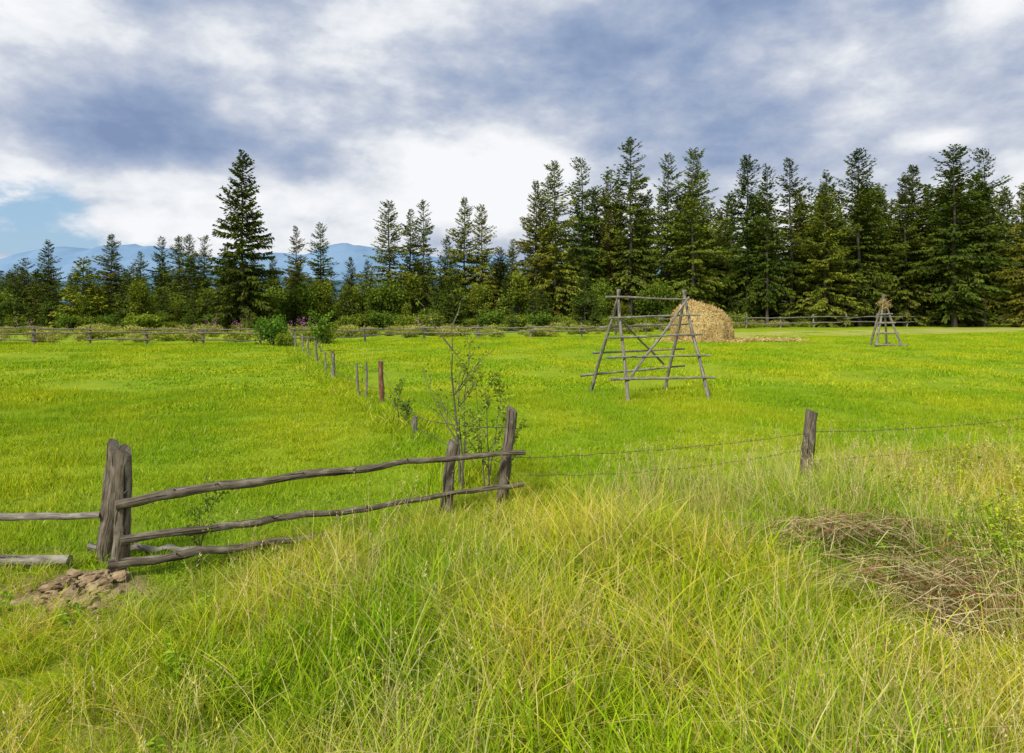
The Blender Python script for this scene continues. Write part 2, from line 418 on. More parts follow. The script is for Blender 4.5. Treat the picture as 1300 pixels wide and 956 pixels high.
# ------------------------------------------------------------------ GN scatter
def scatter(name, P, rot, scl, coll, realize=False):
    n = len(P)
    me = bpy.data.meshes.new(name); me.from_pydata(np.asarray(P, float).tolist(), [], [])
    a = me.attributes.new('rot', 'FLOAT_VECTOR', 'POINT'); a.data.foreach_set('vector', np.asarray(rot, np.float32).ravel())
    a = me.attributes.new('scl', 'FLOAT_VECTOR', 'POINT'); a.data.foreach_set('vector', np.asarray(scl, np.float32).ravel())
    a = me.attributes.new('pick', 'INT', 'POINT'); a.data.foreach_set('value', np.random.RandomState(n).randint(0, 1000, n).astype(np.int32))
    o = obj(name, me)
    ng = bpy.data.node_groups.new(name+'_scatter', 'GeometryNodeTree')
    ng.interface.new_socket(name='Geometry', in_out='INPUT', socket_type='NodeSocketGeometry')
    ng.interface.new_socket(name='Geometry', in_out='OUTPUT', socket_type='NodeSocketGeometry')
    gi = ng.nodes.new('NodeGroupInput'); go = ng.nodes.new('NodeGroupOutput')
    ci = ng.nodes.new('GeometryNodeCollectionInfo'); ci.inputs['Collection'].default_value = coll
    ci.inputs['Separate Children'].default_value = True; ci.inputs['Reset Children'].default_value = True
    ip = ng.nodes.new('GeometryNodeInstanceOnPoints'); ip.inputs['Pick Instance'].default_value = True
    def na(nm, ty):
        q = ng.nodes.new('GeometryNodeInputNamedAttribute'); q.data_type = ty; q.inputs['Name'].default_value = nm
        return next(s for s in q.outputs if s.enabled and s.name == 'Attribute')
    ng.links.new(gi.outputs[0], ip.inputs['Points']); ng.links.new(ci.outputs[0], ip.inputs['Instance'])
    ng.links.new(na('rot', 'FLOAT_VECTOR'), ip.inputs['Rotation'])
    ng.links.new(na('scl', 'FLOAT_VECTOR'), ip.inputs['Scale'])
    ng.links.new(na('pick', 'INT'), ip.inputs['Instance Index'])
    last = ip.outputs[0]
    if realize:
        rl = ng.nodes.new('GeometryNodeRealizeInstances'); ng.links.new(last, rl.inputs[0]); last = rl.outputs[0]
    ng.links.new(last, go.inputs[0])
    md = o.modifiers.new('scatter', 'NODES'); md.node_group = ng
    return o

def coll_of(name, meshes):
    c = bpy.data.collections.new(name)
    for i, me in enumerate(meshes): obj(name+'_src%d' % i, me, coll=c)
    return c

rg = np.random.RandomState(99)
def wedge(n, y0, y1, mul=.78, pad=3.0):
    y = np.sqrt(rg.uniform(y0*y0, y1*y1, n)); x = rg.uniform(-1, 1, n)*(y*mul+pad)
    return x, y
def spin(n): return np.stack([np.zeros(n), np.zeros(n), rg.rand(n)*6.28], 1)
edge = lambda x: np.interp(x, [-75, 5, 13, 24, 44, 75, 90], [62, 62, 64, 72, 78, 94, 99])

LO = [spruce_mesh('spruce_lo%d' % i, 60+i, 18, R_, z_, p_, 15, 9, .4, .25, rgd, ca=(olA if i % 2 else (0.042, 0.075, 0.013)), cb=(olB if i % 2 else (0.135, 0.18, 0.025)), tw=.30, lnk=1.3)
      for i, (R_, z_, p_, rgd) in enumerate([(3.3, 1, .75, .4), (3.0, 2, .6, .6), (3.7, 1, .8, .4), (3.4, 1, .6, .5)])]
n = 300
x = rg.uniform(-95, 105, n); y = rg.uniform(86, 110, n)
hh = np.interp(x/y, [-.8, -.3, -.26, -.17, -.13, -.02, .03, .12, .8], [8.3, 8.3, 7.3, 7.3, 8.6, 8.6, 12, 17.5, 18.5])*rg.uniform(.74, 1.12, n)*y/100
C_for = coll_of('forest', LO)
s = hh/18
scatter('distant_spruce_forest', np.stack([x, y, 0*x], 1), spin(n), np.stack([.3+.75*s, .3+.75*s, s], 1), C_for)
n = 150
x = rg.uniform(-75, 80, n); y = edge(x)+5+rg.rand(n)*12
s = rg.uniform(.3, 1.0, n)**1.2
scatter('young_spruce_undergrowth', np.stack([x, y, 0*x], 1), spin(n), np.stack([s*1.1, s*1.1, s], 1), coll_of('young', [SP['y']]))
n = 150
x = rg.uniform(-75, 80, n); y = edge(x)+4+rg.rand(n)*16
s = rg.uniform(.45, 1.15, n)*np.where(x < -15, .9, 1)
scatter('small_deciduous_trees', np.stack([x, y, 0*x], 1), spin(n), np.stack([s, s, s*1.1], 1), coll_of('decid', [DT1, DT2]))
n = 260
x = rg.uniform(-75, 80, n); y = edge(x)+2+rg.rand(n)*10
s = rg.uniform(.4, 1.25, n)
scatter('forest_edge_shrubs', np.stack([x, y, 0*x], 1), spin(n), np.stack([s*1.2, s*1.2, s], 1), coll_of('shrubs', [BU1, BU2]))
n = 700
x = rg.uniform(-60, 75, n); y0 = np.interp(x, [-60, -14, -9, 5, 24, 75], [42, 42, 48, 51, 71.5, 94]); y = y0+rg.rand(n)**1.2*np.interp(x, [0, 24], [19, 8])
s = rg.uniform(.35, 1.05, n)
scatter('verge_weeds', np.stack([x, y, 0*x], 1), spin(n), np.stack([s*1.3, s*1.3, s*.9], 1), coll_of('weeds', [WEED, WEED2]))
for (x, y, h, tt) in [(0, 62, 2.2, 1.2), (7.6, 62, 2.6, 1), (34, 76, 4.5, 1.6), (-28, 60, 3.2, .9), (46, 80, 3.8, 1)]:
    o = obj('young_spruce_tree', SP['y'], (x, y, 0), x, (h/6*1.1, h/6*1.1, h/6)); o.color = (tt, tt, tt*.9, 1)
o = obj('green_bush', BU1, (-13.6, 38.8, 0), 1, (1.0, .9, 1.02)); o.color = (.9, 1.1, 1, 1)
o = obj('green_bush', BU2, (-10.8, 40, 0), 1, (.5, .5, .9)); o.color = (1, 1, 1, 1)
o = obj('green_bush', BU2, (-12.4, 37.5, 0), 2, (.45, .45, .6)); o.color = (1, 1, 1, 1)

def fireweed():
    rg = np.random.RandomState(5); V = []; C = []
    for (cx, cy) in [(-19.5, 44), (-18.4, 45), (-13.2, 42), (-12.6, 42.3), (-6.5, 50), (16, 63), (17.5, 64.5), (-31, 44)]:
        for k in range(7):
            x = cx+rg.normal(0, .65); y = cy+rg.normal(0, .4); h = rg.uniform(1.0, 1.7)
            for j in range(45):
                t = rg.rand(); z = h*(.1+.9*t); w = .09*(1-t*.4)
                p = np.array([x+rg.normal(0, .05), y+rg.normal(0, .05), z]); a = rg.normal(0, 1, 3); a /= np.linalg.norm(a); b = np.cross(a, rg.normal(0, 1, 3)); b /= np.linalg.norm(b)
                V += [p, p+a*w*.5+b*w*.3, p+a*w, p+a*w*.5-b*w*.3]
                C += [(0.58, 0.24, 0.46) if t > .68 else (0.14, 0.21, 0.03)]*4
    F = np.arange(len(V)).reshape(-1, 4)
    obj('fireweed_flowers', make_mesh('fireweed_flowers', V, F, np.array(C), M_bush))
fireweed()

# ------------------------------------------------------------------ grass tufts
def tuft(name, seed, n, rad, h0, h1, w, lean, cols, wts, curl=.5, seedhead=0, mat=None, simple=False):
    rg = np.random.RandomState(seed)
    a = rg.rand(n)*2*np.pi; r = np.sqrt(rg.rand(n))*rad
    P = np.stack([r*np.cos(a), r*np.sin(a), np.full(n, -.02)], 1)
    h = rg.uniform(h0, h1, n); la = rg.rand(n)*2*np.pi; le = lean*rg.uniform(.1, 1, n)
    D = np.stack([np.cos(la), np.sin(la), 0*la], 1)
    fa = rg.rand(n)*np.pi; Wd = np.stack([np.cos(fa), np.sin(fa), 0*fa], 1)*(w*rg.uniform(.6, 1.3, n))[:, None]*.5
    ci = rg.choice(len(cols), n, p=np.array(wts)/sum(wts))
    c = np.array(cols)[ci]*rg.uniform(.78, 1.2, n)[:, None]
    if simple:
        tip = P+D*(h*le)[:, None]; tip[:, 2] += h*(1-.3*le)
        V = np.stack([P-Wd, P+Wd, tip], 1).reshape(-1, 3)
        F = np.arange(3*n).reshape(-1, 3)
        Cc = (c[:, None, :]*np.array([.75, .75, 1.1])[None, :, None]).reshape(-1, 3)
        return make_mesh(name, V, F, Cc, mat or M_grass)
    ts = [0, .4, .75, 1.0]; ws = [1, .85, .55, 0]
    V = []
    for t, q in zip(ts, ws):
        off = D*(h*le*(t*(1-curl)+curl*t*t*1.6))[:, None]
        zz = h*(t-curl*.45*le*t*t)
        C = P+off; C[:, 2] += zz
        if q > 0: V += [C-Wd*q, C+Wd*q]
        else: V += [C]
    V = np.stack(V, 1)
    b = np.arange(n)*7
    F = []
    for i in b.tolist(): F += [(i, i+1, i+3, i+2), (i+2, i+3, i+5, i+4), (i+4, i+5, i+6)]
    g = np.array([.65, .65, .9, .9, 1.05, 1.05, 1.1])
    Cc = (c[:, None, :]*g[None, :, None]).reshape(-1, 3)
    V = V.reshape(-1, 3)
    if seedhead:
        tip = V.reshape(n, 7, 3)[:, 6]; nb = len(V); V2 = []; C2 = []
        for i in range(n):
            for k in range(seedhead):
                p = tip[i]-np.array([0, 0, rg.rand()*.1]); d = rg.normal(0, 1, 3); d[2] = abs(d[2])+1.6; d /= np.linalg.norm(d)
                s_ = np.cross(d, rg.normal(0, 1, 3)); s_ /= np.linalg.norm(s_); l = rg.uniform(.012, .026)
                V2 += [p, p+d*l*.5+s_*l*.12, p+d*l, p+d*l*.5-s_*l*.12]; C2 += [c[i]*.9]*4
        V = np.vstack([V, np.array(V2)]); Cc = np.vstack([Cc, np.array(C2)])
        F += (np.arange(len(V2)).reshape(-1, 4)+nb).tolist()
    return make_mesh(name, V, F, Cc, mat or M_grass)

G1 = (0.30, 0.435, 0.014); G2 = (0.42, 0.515, 0.022); G3 = (0.19, 0.33, 0.014); Yl = (0.56, 0.53, 0.06); St = (0.66, 0.55, 0.23); Br = (0.38, 0.24, 0.11)
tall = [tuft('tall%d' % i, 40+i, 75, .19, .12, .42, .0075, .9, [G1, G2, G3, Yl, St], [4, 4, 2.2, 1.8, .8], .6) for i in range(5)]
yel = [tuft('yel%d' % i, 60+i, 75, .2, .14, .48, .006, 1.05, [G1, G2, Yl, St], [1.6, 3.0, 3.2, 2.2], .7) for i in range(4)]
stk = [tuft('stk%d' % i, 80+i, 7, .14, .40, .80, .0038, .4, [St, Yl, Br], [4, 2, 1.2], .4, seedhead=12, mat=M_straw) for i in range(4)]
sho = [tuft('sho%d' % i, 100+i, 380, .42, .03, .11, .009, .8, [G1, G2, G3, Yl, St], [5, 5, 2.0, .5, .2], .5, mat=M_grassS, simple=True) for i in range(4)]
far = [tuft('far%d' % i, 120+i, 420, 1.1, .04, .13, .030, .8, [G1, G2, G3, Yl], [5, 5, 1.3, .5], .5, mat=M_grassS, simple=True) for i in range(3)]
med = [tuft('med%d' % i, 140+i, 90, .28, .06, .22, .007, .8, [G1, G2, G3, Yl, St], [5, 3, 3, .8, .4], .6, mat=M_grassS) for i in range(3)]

def nz(x, y, sc, sd=0.0):
    return np.array([mnoise.noise(Vector((a*sc+sd, b*sc-sd, sd))) for a, b in zip(x, y)])

def place(name, x, y, s, meshes, sz=None, tilt=.12, realize=True):
    n = len(x)
    scatter(name, np.stack([x, y, hz(x, y)], 1), np.stack([rg.normal(0, tilt, n), rg.normal(0, tilt, n), rg.rand(n)*6.28], 1),
            np.stack([s, s, s if sz is None else sz], 1), coll_of(name+'_tufts', meshes), realize)

soil = lambda x, y: np.exp(-((x+3.25)/.36)**2-((y-5.08)/.34)**2)+.9*np.exp(-((x-3.05)/.34)**2-((y-4.7)/.22)**2)+.6*np.exp(-((x+4.1)/.6)**2-((y-5.12)/.17)**2)

x, y = wedge(7000, 2.3, 12.5, .8, 1.5)
q = nz(x, y, .5, 2.7)
k = (y < fence_y(x)+.1+.9*q+.2*rg.normal(0, 1, len(x))) & (rg.rand(len(x)) > soil(x, y)*1.4)
x, y, q = x[k], y[k], q[k]
q2 = nz(x, y, .9, 9.1)
yl = (q2+rg.normal(0, .22, len(x))) > .0
hs = np.clip(.86+.85*q+rg.normal(0, .2, len(x)), .38, 1.45)
gap_ = fence_y(x)-y
lowf = np.clip(np.where(x < .6, .38, .62)+.30*np.maximum(gap_, 0), .38, 1)
hs *= lowf*np.interp(x, [-4.5, -2.6, -1.2, 4], [.55, .70, 1.0, .98])
hs *= 1-.35*np.exp(-((x-3.1)/.7)**2-((y-5.3)/.6)**2)
wd = np.clip(hs*1.15, .65, 1.4)
tl = .22
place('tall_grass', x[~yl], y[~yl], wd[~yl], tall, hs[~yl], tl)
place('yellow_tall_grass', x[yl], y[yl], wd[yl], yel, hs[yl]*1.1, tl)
x, y = wedge(3000, 2.6, 11, .8, 1.5)
q = nz(x, y, .8, 5.5)
k = (y < fence_y(x)+.1) & (q+rg.normal(0, .22, len(x)) > .0) & (soil(x, y) < .3) & (x > -2.4) & ~((x < .3) & (y > fence_y(x)-1.0) & (rg.rand(len(x)) < .8))
place('seeding_grass_stalks', x[k], y[k], rg.uniform(.65, 1.15, k.sum()), stk)
x, y = wedge(3000, 4.8, 18, .8, 2)
k = (y > fence_y(x)-.4) & (soil(x, y) < .5)
x, y = x[k], y[k]; hq = .95+.7*nz(x, y, .7, 3.3)
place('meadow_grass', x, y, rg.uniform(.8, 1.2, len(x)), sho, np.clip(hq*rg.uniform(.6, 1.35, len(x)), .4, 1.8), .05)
x, y = wedge(2700, 15, 62, .8, 3)
lim = np.interp(x, [-60, -14, -9, 5, 24, 75], [42, 42, 48, 52, 71, 92])
inband = (x > 12) & (np.abs(y-(41+.42*x)-5.5) < 5.0) & (rg.rand(len(x)) < .85)
k = (y < lim) & ~inband
x, y = x[k], y[k]; hq = .95+.7*nz(x, y, .25, 3.3)
place('far_meadow_grass', x, y, rg.uniform(.8, 1.3, len(x)), far, np.clip(hq*rg.uniform(.5, 1.3, len(x)), .4, 1.7), .02)
x, y = wedge(260, 7, 30, .78, 1); k = (y > fence_y(x)+.4); x, y = x[k], y[k]; s = rg.uniform(.5, 1.0, len(x))*np.interp(y, [7, 30], [.8, 1.4])
place('meadow_tufts', x, y, s, med, s*.8)
LX = np.array([-.1, -1.63, -2.8, -5.2, -7.3, -11.0]); LY = np.array([7.4, 11.5, 14.7, 20, 25.4, 34.7])
t = rg.rand(420)**.8*(len(LX)-1)
x = np.interp(t, np.arange(6), LX)+rg.normal(0, .22, 420); y = np.interp(t, np.arange(6), LY)+rg.normal(0, .3, 420)
sc_ = rg.uniform(.6, 1.3, 420)*np.interp(y, [7, 30], [1, 1.6])
place('fence_line_grass', x, y, sc_, med, sc_)
t = rg.rand(300)
x = -2.8+t*11; y = fence_y(x)+rg.normal(.1, .35, 300)
s = rg.uniform(.6, 1.1, 300)
place('fence_foot_grass', x, y, s, med, s*np.where(x < .3, .6, 1.1))

# ------------------------------------------------------------------ near wooden fence
def Zg(x, y): return float(hz(x, y))
B = Builder()
B.log((-3.56, 5.88, -.2), (-3.41, 5.85, 1.03), .062, .052, 9, 9, .012, .16, 1, tilt=.7)
B.log((-3.43, 5.72, -.2), (-3.30, 5.72, .98), .05, .045, 9, 8, .012, .16, 12, tilt=.7)
B.log((-3.12, 5.38, -.2), (-3.05, 5.38, 1.08), .058, .05, 9, 9, .012, .18, 2, tilt=.8)
B.log((-.73, 7.12, -.2), (-.61, 7.12, .80), .062, .055, 8, 9, .01, .12, 3, tilt=.3)
B.log((-.13, 7.39, -.2), (0.0, 7.39, 1.10), .072, .062, 8, 10, .01, .10, 4, tilt=.5)
for z_, a in ((.72, .5), (.4, 1.3), (.9, 2.0)):
    B.log((-3.06, 5.36, z_), (-3.06+.07*math.cos(a), 5.33, z_+.05), .015, .005, 3, 5, 0, .1, int(z_*10))
B.obj('wooden_post', M_wood)
B = Builder()
def rail(pts, r0, r1, seed, knots=0, n=9):
    rr = np.random.RandomState(seed)
    P = []
    pts = [Vector(p) for p in pts]
    m = 26
    cum = [0]
    for a, b in zip(pts, pts[1:]): cum.append(cum[-1]+(b-a).length)
    for i in range(m+1):
        l = cum[-1]*i/m
        q = [float(np.interp(l, cum, [p[j] for p in pts])) for j in range(3)]
        e = math.sin(math.pi*i/m)
        q[2] += .012*math.sin(i*.9+seed)*e+rr.normal(0, .003); q[1] += .01*math.sin(i*.7+seed*2)
        P.append(q)
    R = [(r0+(r1-r0)*i/m)*(1+rr.uniform(-.10, .10)) for i in range(m+1)]
    B.tube(P, R, n, .11, seed)
    for k in range(knots):
        i = rr.randint(2, m-1); p = Vector(P[i]); a = rr.uniform(-1, 1)
        B.log(p, p+Vector((.05*a+.03, -.05, rr.choice([-.06, .04, .05]))), .012, .004, 3, 5, 0, .1, k)
rail([(-3.08, 5.31, .66), (-2.5, 5.68, .70), (-1.6, 6.3, .685), (-.62, 7.03, .65), (.14, 7.32, .64)], .041, .024, 5, 9)
rail([(-3.05, 5.32, .385), (-2.2, 5.9, .35), (-1.3, 6.55, .28), (-.7, 7.04, .27), (.12, 7.32, .30)], .034, .022, 6, 6)
rail([(-3.14, 5.29, .20), (-2.4, 5.75, .17), (-1.75, 6.2, .12), (-1.4, 6.45, .06)], .038, .026, 7, 3)
B.obj('wooden_rail_fence', M_wood)
B = Builder()
rail([(-7.2, 5.6, .40), (-5.0, 5.72, .42), (-3.5, 5.8, .43)], .036, .03, 8, 3)
rail([(-7.2, 5.4, .12), (-5.0, 5.55, .13), (-3.62, 5.6, .12)], .052, .045, 9, 2)
rail([(-3.7, 5.95, .10), (-2.75, 6.05, .05)], .035, .028, 10, 1)
B.log((-7.0, 5.6, -.2), (-7.0, 5.6, .9), .06, .05, 8, 9, .01, .12, 77)
B.obj('wooden_rail_fence', M_wood2)

B = Builder(); B.log((3.68, 8.59, -.25), (3.77, 8.59, .90), .075, .068, 9, 10, .01, .08, 13, tilt=.3)
B.log((10.5, 11.0, -.25), (10.5, 11.0, .95), .07, .065, 9, 10, .01, .08, 14); B.obj('fence_post', M_wood)
def wire(B, a, b, sag, r=.003, barbs=True, seed=0):
    a = Vector(a); b = Vector(b); m = 24; P = []
    rr = np.random.RandomState(seed)
    for i in range(m+1):
        t = i/m; p = a.lerp(b, t); p.z -= sag*4*t*(1-t); p.z += rr.normal(0, .005); P.append(p)
    B.tube(P, [r]*(m+1), 4, 0, 0, False)
    if barbs:
        L = (b-a).length; nb = int(L/.14)
        for k in range(1, nb):
            f = k/nb*m; i = min(int(f), m-1); p = P[i].lerp(P[i+1], f-i)
            for s_ in (-1, 1):
                B.tube([p-Vector((.014*s_, .01, .018)), p+Vector((.014*s_, .01, .018))], [.002, .002], 3, 0, 0, False)
B = Builder()
wire(B, (.06, 7.33, .58), (3.70, 8.52, .62), .04, seed=1); wire(B, (.06, 7.33, .40), (3.70, 8.52, .44), .1, seed=2)
wire(B, (3.76, 8.52, .64), (10.5, 10.93, .78), .12, seed=3); wire(B, (3.74, 8.52, .28), (10.5, 10.93, .38), .06, seed=4)
B.obj('barbed_wire', M_wire)

B = Builder(); R_ = Builder()
posts = [(-1.63, 11.5, .35, .05, 0), (-3.45, 16.2, .9, .03, 0), (-3.73, 16.6, .85, .03, 0), (-5.25, 20, .85, .055, 1), (-5.95, 21.9, .8, .03, 0), (-7.26, 25.4, .95, .05, 0),
         (-8.4, 28.2, .9, .045, 0), (-9.6, 31.4, .95, .05, 0), (-11, 34.7, .95, .05, 0), (-12.3, 38.2, 1.0, .05, 0)]
for i, (px, py, h, r, c) in enumerate(posts):
    B.log((px, py, -.1), (px+random.uniform(-.06, .06), py, h), r, r*.85, 5, 7, .012, .1, 30+i)
R_.log((-2.80, 14.7, -.1), (-2.83, 14.7, 1.04), .055, .05, 6, 8, .008, .08, 50, tilt=.3)
R_.log((-5.25, 20.1, .4), (-5.27, 20.0, .92), .05, .045, 4, 8, .0, .08, 51)
B.obj('field_fence_post', M_wood2); R_.obj('field_fence_post', M_woodd)
B = Builder()
line = [(0, 7.4, .9), (-1.63, 11.5, .35), (-2.8, 14.7, .85), (-3.6, 16.4, .75), (-5.25, 20, .7), (-7.26, 25.4, .8), (-9.6, 31.4, .8), (-12.3, 38.2, .85)]
for a, b in zip(line, line[1:]):
    wire(B, a, b, .05, .006, False, 1)
    wire(B, (a[0], a[1], a[2]*.55), (b[0], b[1], b[2]*.55), .08, .006, False, 2)
B.obj('field_fence_wire', M_wire)

def rail_fence(name, pts, spacing, h, mat, seed, rails=(.35, .75, 1.0), rk=1.0):
    B = Builder(); rr = np.random.RandomState(seed)
    prev = None
    for (a, b) in zip(pts, pts[1:]):
        a = Vector(a); b = Vector(b); n_ = max(1, int((b-a).length/spacing))
        for i in range(n_+1):
            p = a.lerp(b, i/n_); hh = h*rr.uniform(.95, 1.25)
            B.log((p.x, p.y, -.1), (p.x+rr.normal(0, .04), p.y, hh), .075*rk, .06*rk, 4, 7, .01, .1, seed+i)
            if prev is not None and (p-prev).length > .5:
                for q in rails:
                    if rr.rand() < .88:
                        z0 = h*q+rr.normal(0, .06); z1 = h*q+rr.normal(0, .06)
                        e = (p-prev).normalized()*.3
                        B.log((prev.x-e.x, prev.y-.09-e.y, z0), (p.x+e.x, p.y-.09+e.y, z1), .05*rk, .035*rk, 6, 6, .008, .05, seed+i*3+int(q*10))
            prev = p.copy()
    return B.obj(name, mat)
rail_fence('wooden_rail_fence', [(-45, 40.5, 0), (-28, 40, 0), (-14.6, 39.6, 0)], 3.2, .92, M_wood, 200)
rail_fence('wooden_rail_fence', [(-12.4, 39, 0), (-6, 46.5, 0), (5, 49, 0), (11, 56, 0)], 3.4, .9, M_wood2, 260, (.5, .85))
rail_fence('wooden_rail_fence', [(13, 60, 0), (24, 70, 0), (44, 76, 0), (75, 92, 0)], 3.8, 1.25, M_wood2, 300, (.45, .9), 1.25)

# ------------------------------------------------------------------ hay drying racks
B = Builder()
A1 = Vector((2.60, 16.7, 2.50)); A2 = Vector((4.36, 17.25, 2.50))
F1 = Vector((2.69, 15.8, -.1)); F2 = Vector((4.72, 16.3, -.1)); K1 = Vector((2.02, 17.66, -.1)); K2 = Vector((4.07, 18.2, -.1))
def ext(a, b, e): d = (b-a).normalized(); return a, b+d*e
for i, (a, b) in enumerate([(F1, A1), (F2, A2), (K1, A1), (K2, A2)]):
    a, b = ext(a, b, .14)
    B.log(a, b, .044, .032, 8, 8, .008, .08, 400+i)
def cross(Fa, Aa, Fb, Ab, z0, z1, e0, e1, dy, r, seed):
    a = Fa.lerp(Aa, (z0+.1)/2.6); b = Fb.lerp(Ab, (z1+.1)/2.6); d = (b-a).normalized()
    a = a-d*e0+Vector((0, dy, 0)); b = b+d*e1+Vector((0, dy, 0))
    B.log(a, b, r, r*.75, 8, 7, .006, .08, seed)
cross(F1, A1, F2, A2, .52, .50, .40, .30, -.07, .034, 410)
cross(F1, A1, F2, A2, 1.02, 1.02, .45, .30, -.07, .028, 411)
cross(F1, A1, F2, A2, 1.48, 1.52, .38, .22, -.07, .028, 412)
cross(F1, A1, F2, A2, 1.95, 2.00, .30, .30, -.07, .028, 413)
cross(F1, A1, F2, A2, 2.44, 2.40, .35, .10, -.06, .030, 414)
cross(K1, A1, K2, A2, .48, .62, .42, .45, .07, .032, 415)
cross(K1, A1, K2, A2, 1.05, 1.10, .25, .35, .07, .028, 416)
cross(K1, A1, K2, A2, 1.70, 1.75, .25, .30, .07, .028, 417)
B.log((2.72, 16.0, .48), (4.42, 17.05, 2.45), .034, .028, 8, 7, .008, .08, 420)
B.log((4.0, 18.0, .7), (2.7, 16.95, 1.9), .030, .024, 8, 7, .008, .08, 421)
B.obj('hay_drying_rack', M_wood2)
B = Builder()
cx, cy = 20.8, 38.2
ap = Vector((cx, cy, 2.70))
for i, (dx, dy) in enumerate([(-.68, -.5), (.68, -.6), (-.3, .9), (.55, .7)]):
    a, b = ext(Vector((cx+dx, cy+dy, -.05)), ap, .2)
    B.log(a, b, .06, .05, 6, 7, .008, .08, 430+i)
B.log((cx-.85, cy-.62, .12), (cx+.95, cy-.68, .10), .06, .05, 6, 7, .01, .08, 440)
for zz_, w_ in ((.75, .62), (1.3, .48), (1.8, .36)):
    B.log((cx-w_, cy-.45*(1-zz_/2.7)-.08, zz_), (cx+w_, cy-.45*(1-zz_/2.7)-.1, zz_+.03), .045, .04, 6, 7, .01, .08, int(zz_*300))
B.log((cx+.3, cy+.2, .1), (cx+1.1, cy+1.4, .15), .05, .04, 6, 7, .01, .08, 441)
B.obj('pyramid_hay_rack', M_wood2)

# ------------------------------------------------------------------ hay
def strands(P, Nn, n_dir, lmin, lmax, w, cols, seed, name, hang=.6):
    rg = np.random.RandomState(seed); n = len(P)
    D = n_dir+rg.normal(0, .45, (n, 3)); D -= Nn*np.sum(D*Nn, 1)[:, None]*.8
    D[:, 2] -= hang; D /= np.linalg.norm(D, axis=1)[:, None]
    l = rg.uniform(lmin, lmax, n)[:, None]
    Wd = np.cross(D, Nn+rg.normal(0, .3, (n, 3))); Wd /= np.linalg.norm(Wd, axis=1)[:, None]+1e-6; Wd *= w*.5
    c0 = P-D*l*.5; c1 = P+Nn*(.02+.05*rg.rand(n)[:, None]); c2 = P+D*l*.5+Nn*(rg.uniform(-.02, .06, (n, 1)))
    V = np.stack([c0-Wd, c0+Wd, c1-Wd, c1+Wd, c2-Wd*.5, c2+Wd*.5], 1).reshape(-1, 3)
    F = []
    for i in range(0, 6*n, 6): F += [(i, i+1, i+3, i+2), (i+2, i+3, i+5, i+4)]
    c = np.array(cols)[rg.randint(0, len(cols), n)]*rg.uniform(.7, 1.2, (n, 1))
    return V, F, np.repeat(c, 6, 0)
HC = [(0.74, 0.54, 0.21), (0.66, 0.46, 0.17), (0.80, 0.62, 0.28), (0.52, 0.36, 0.14)]
def haystack():
    rg = np.random.RandomState(70)
    def surf(th, t):
        q = np.clip((t-.12)/.88, 0, 1)
        r = (1-q**2.5)**.55*(1+.06*np.clip(.12-t, 0, 1))
        r = r*(1+.05*np.sin(3*th+1)+.04*np.sin(5*th+2*t)+.03*np.sin(9*th-5*t))
        lean = -.40*np.clip(t-.2, 0, 1)
        z = 2.46*t*(1-.05*np.cos(th)*t)
        return np.stack([1.95*r*np.cos(th)+lean+.15, 1.75*r*np.sin(th), z], -1)
    nt_, nz_ = 48, 24
    th = np.linspace(0, 2*np.pi, nt_, endpoint=False); t = np.linspace(0, .999, nz_)
    TH, T = np.meshgrid(th, t)
    V = surf(TH, T).reshape(-1, 3)*.97; V += rg.normal(0, .025, V.shape)
    F = [(j*nt_+i, j*nt_+(i+1) % nt_, (j+1)*nt_+(i+1) % nt_, (j+1)*nt_+i) for j in range(nz_-1) for i in range(nt_)]
    C = np.tile(np.array([(0.50, 0.35, 0.14)]), (len(V), 1))
    n = 11000
    a = rg.rand(n)*2*np.pi; tt = rg.rand(n)**.8*.985
    P = surf(a, tt); e = 1e-3
    da = surf(a+e, tt)-P; dt = surf(a, np.minimum(tt+e, .999))-P
    Nn = np.cross(da, dt); Nn /= np.linalg.norm(Nn, axis=1)[:, None]+1e-9
    V2, F2, C2 = strands(P, Nn, np.zeros((n, 3)), .15, .5, .028, HC, 71, 'h')
    m = 3600
    a = rg.rand(m)*2*np.pi; r = 1.8+rg.exponential(.4, m)
    P3 = np.stack([r*np.cos(a), r*np.sin(a), .03+rg.rand(m)*.10*np.exp(-(r-1.7)*1.5)], 1)
    P3[:1500, 0] = rg.uniform(1.6, 6.5, 1500); P3[:1500, 1] = rg.normal(0, .8, 1500); P3[:1500, 2] = .06+rg.rand(1500)*.06
    V3, F3, C3 = strands(P3, np.tile(np.array([[0, 0, 1.]]), (m, 1)), rg.normal(0, 1, (m, 3)), .2, .5, .03, HC, 72, 'g', 0)
    o1 = len(V); o2 = o1+len(V2)
    F = F+[tuple(i+o1 for i in f) for f in F2]+[tuple(i+o2 for i in f) for f in F3]
    me = make_mesh('haystack', np.vstack([V, V2, V3]), F, np.vstack([C, C2, C3]), M_straw)
    obj('haystack', me, (12.25, 44.5, 0))
haystack()
rg2 = np.random.RandomState(3); n = 260
P = np.stack([20.8+rg2.normal(0, .13, n), 38.2+rg2.normal(0, .13, n), 2.35+rg2.normal(0, .14, n)], 1)
Nn = rg2.normal(0, 1, (n, 3)); Nn /= np.linalg.norm(Nn, axis=1)[:, None]
V, F, C = strands(P, Nn, np.zeros((n, 3)), .12, .35, .025, HC, 9, 'k')
obj('hay_tuft', make_mesh('hay_tuft', V, F, C*.7, M_straw))

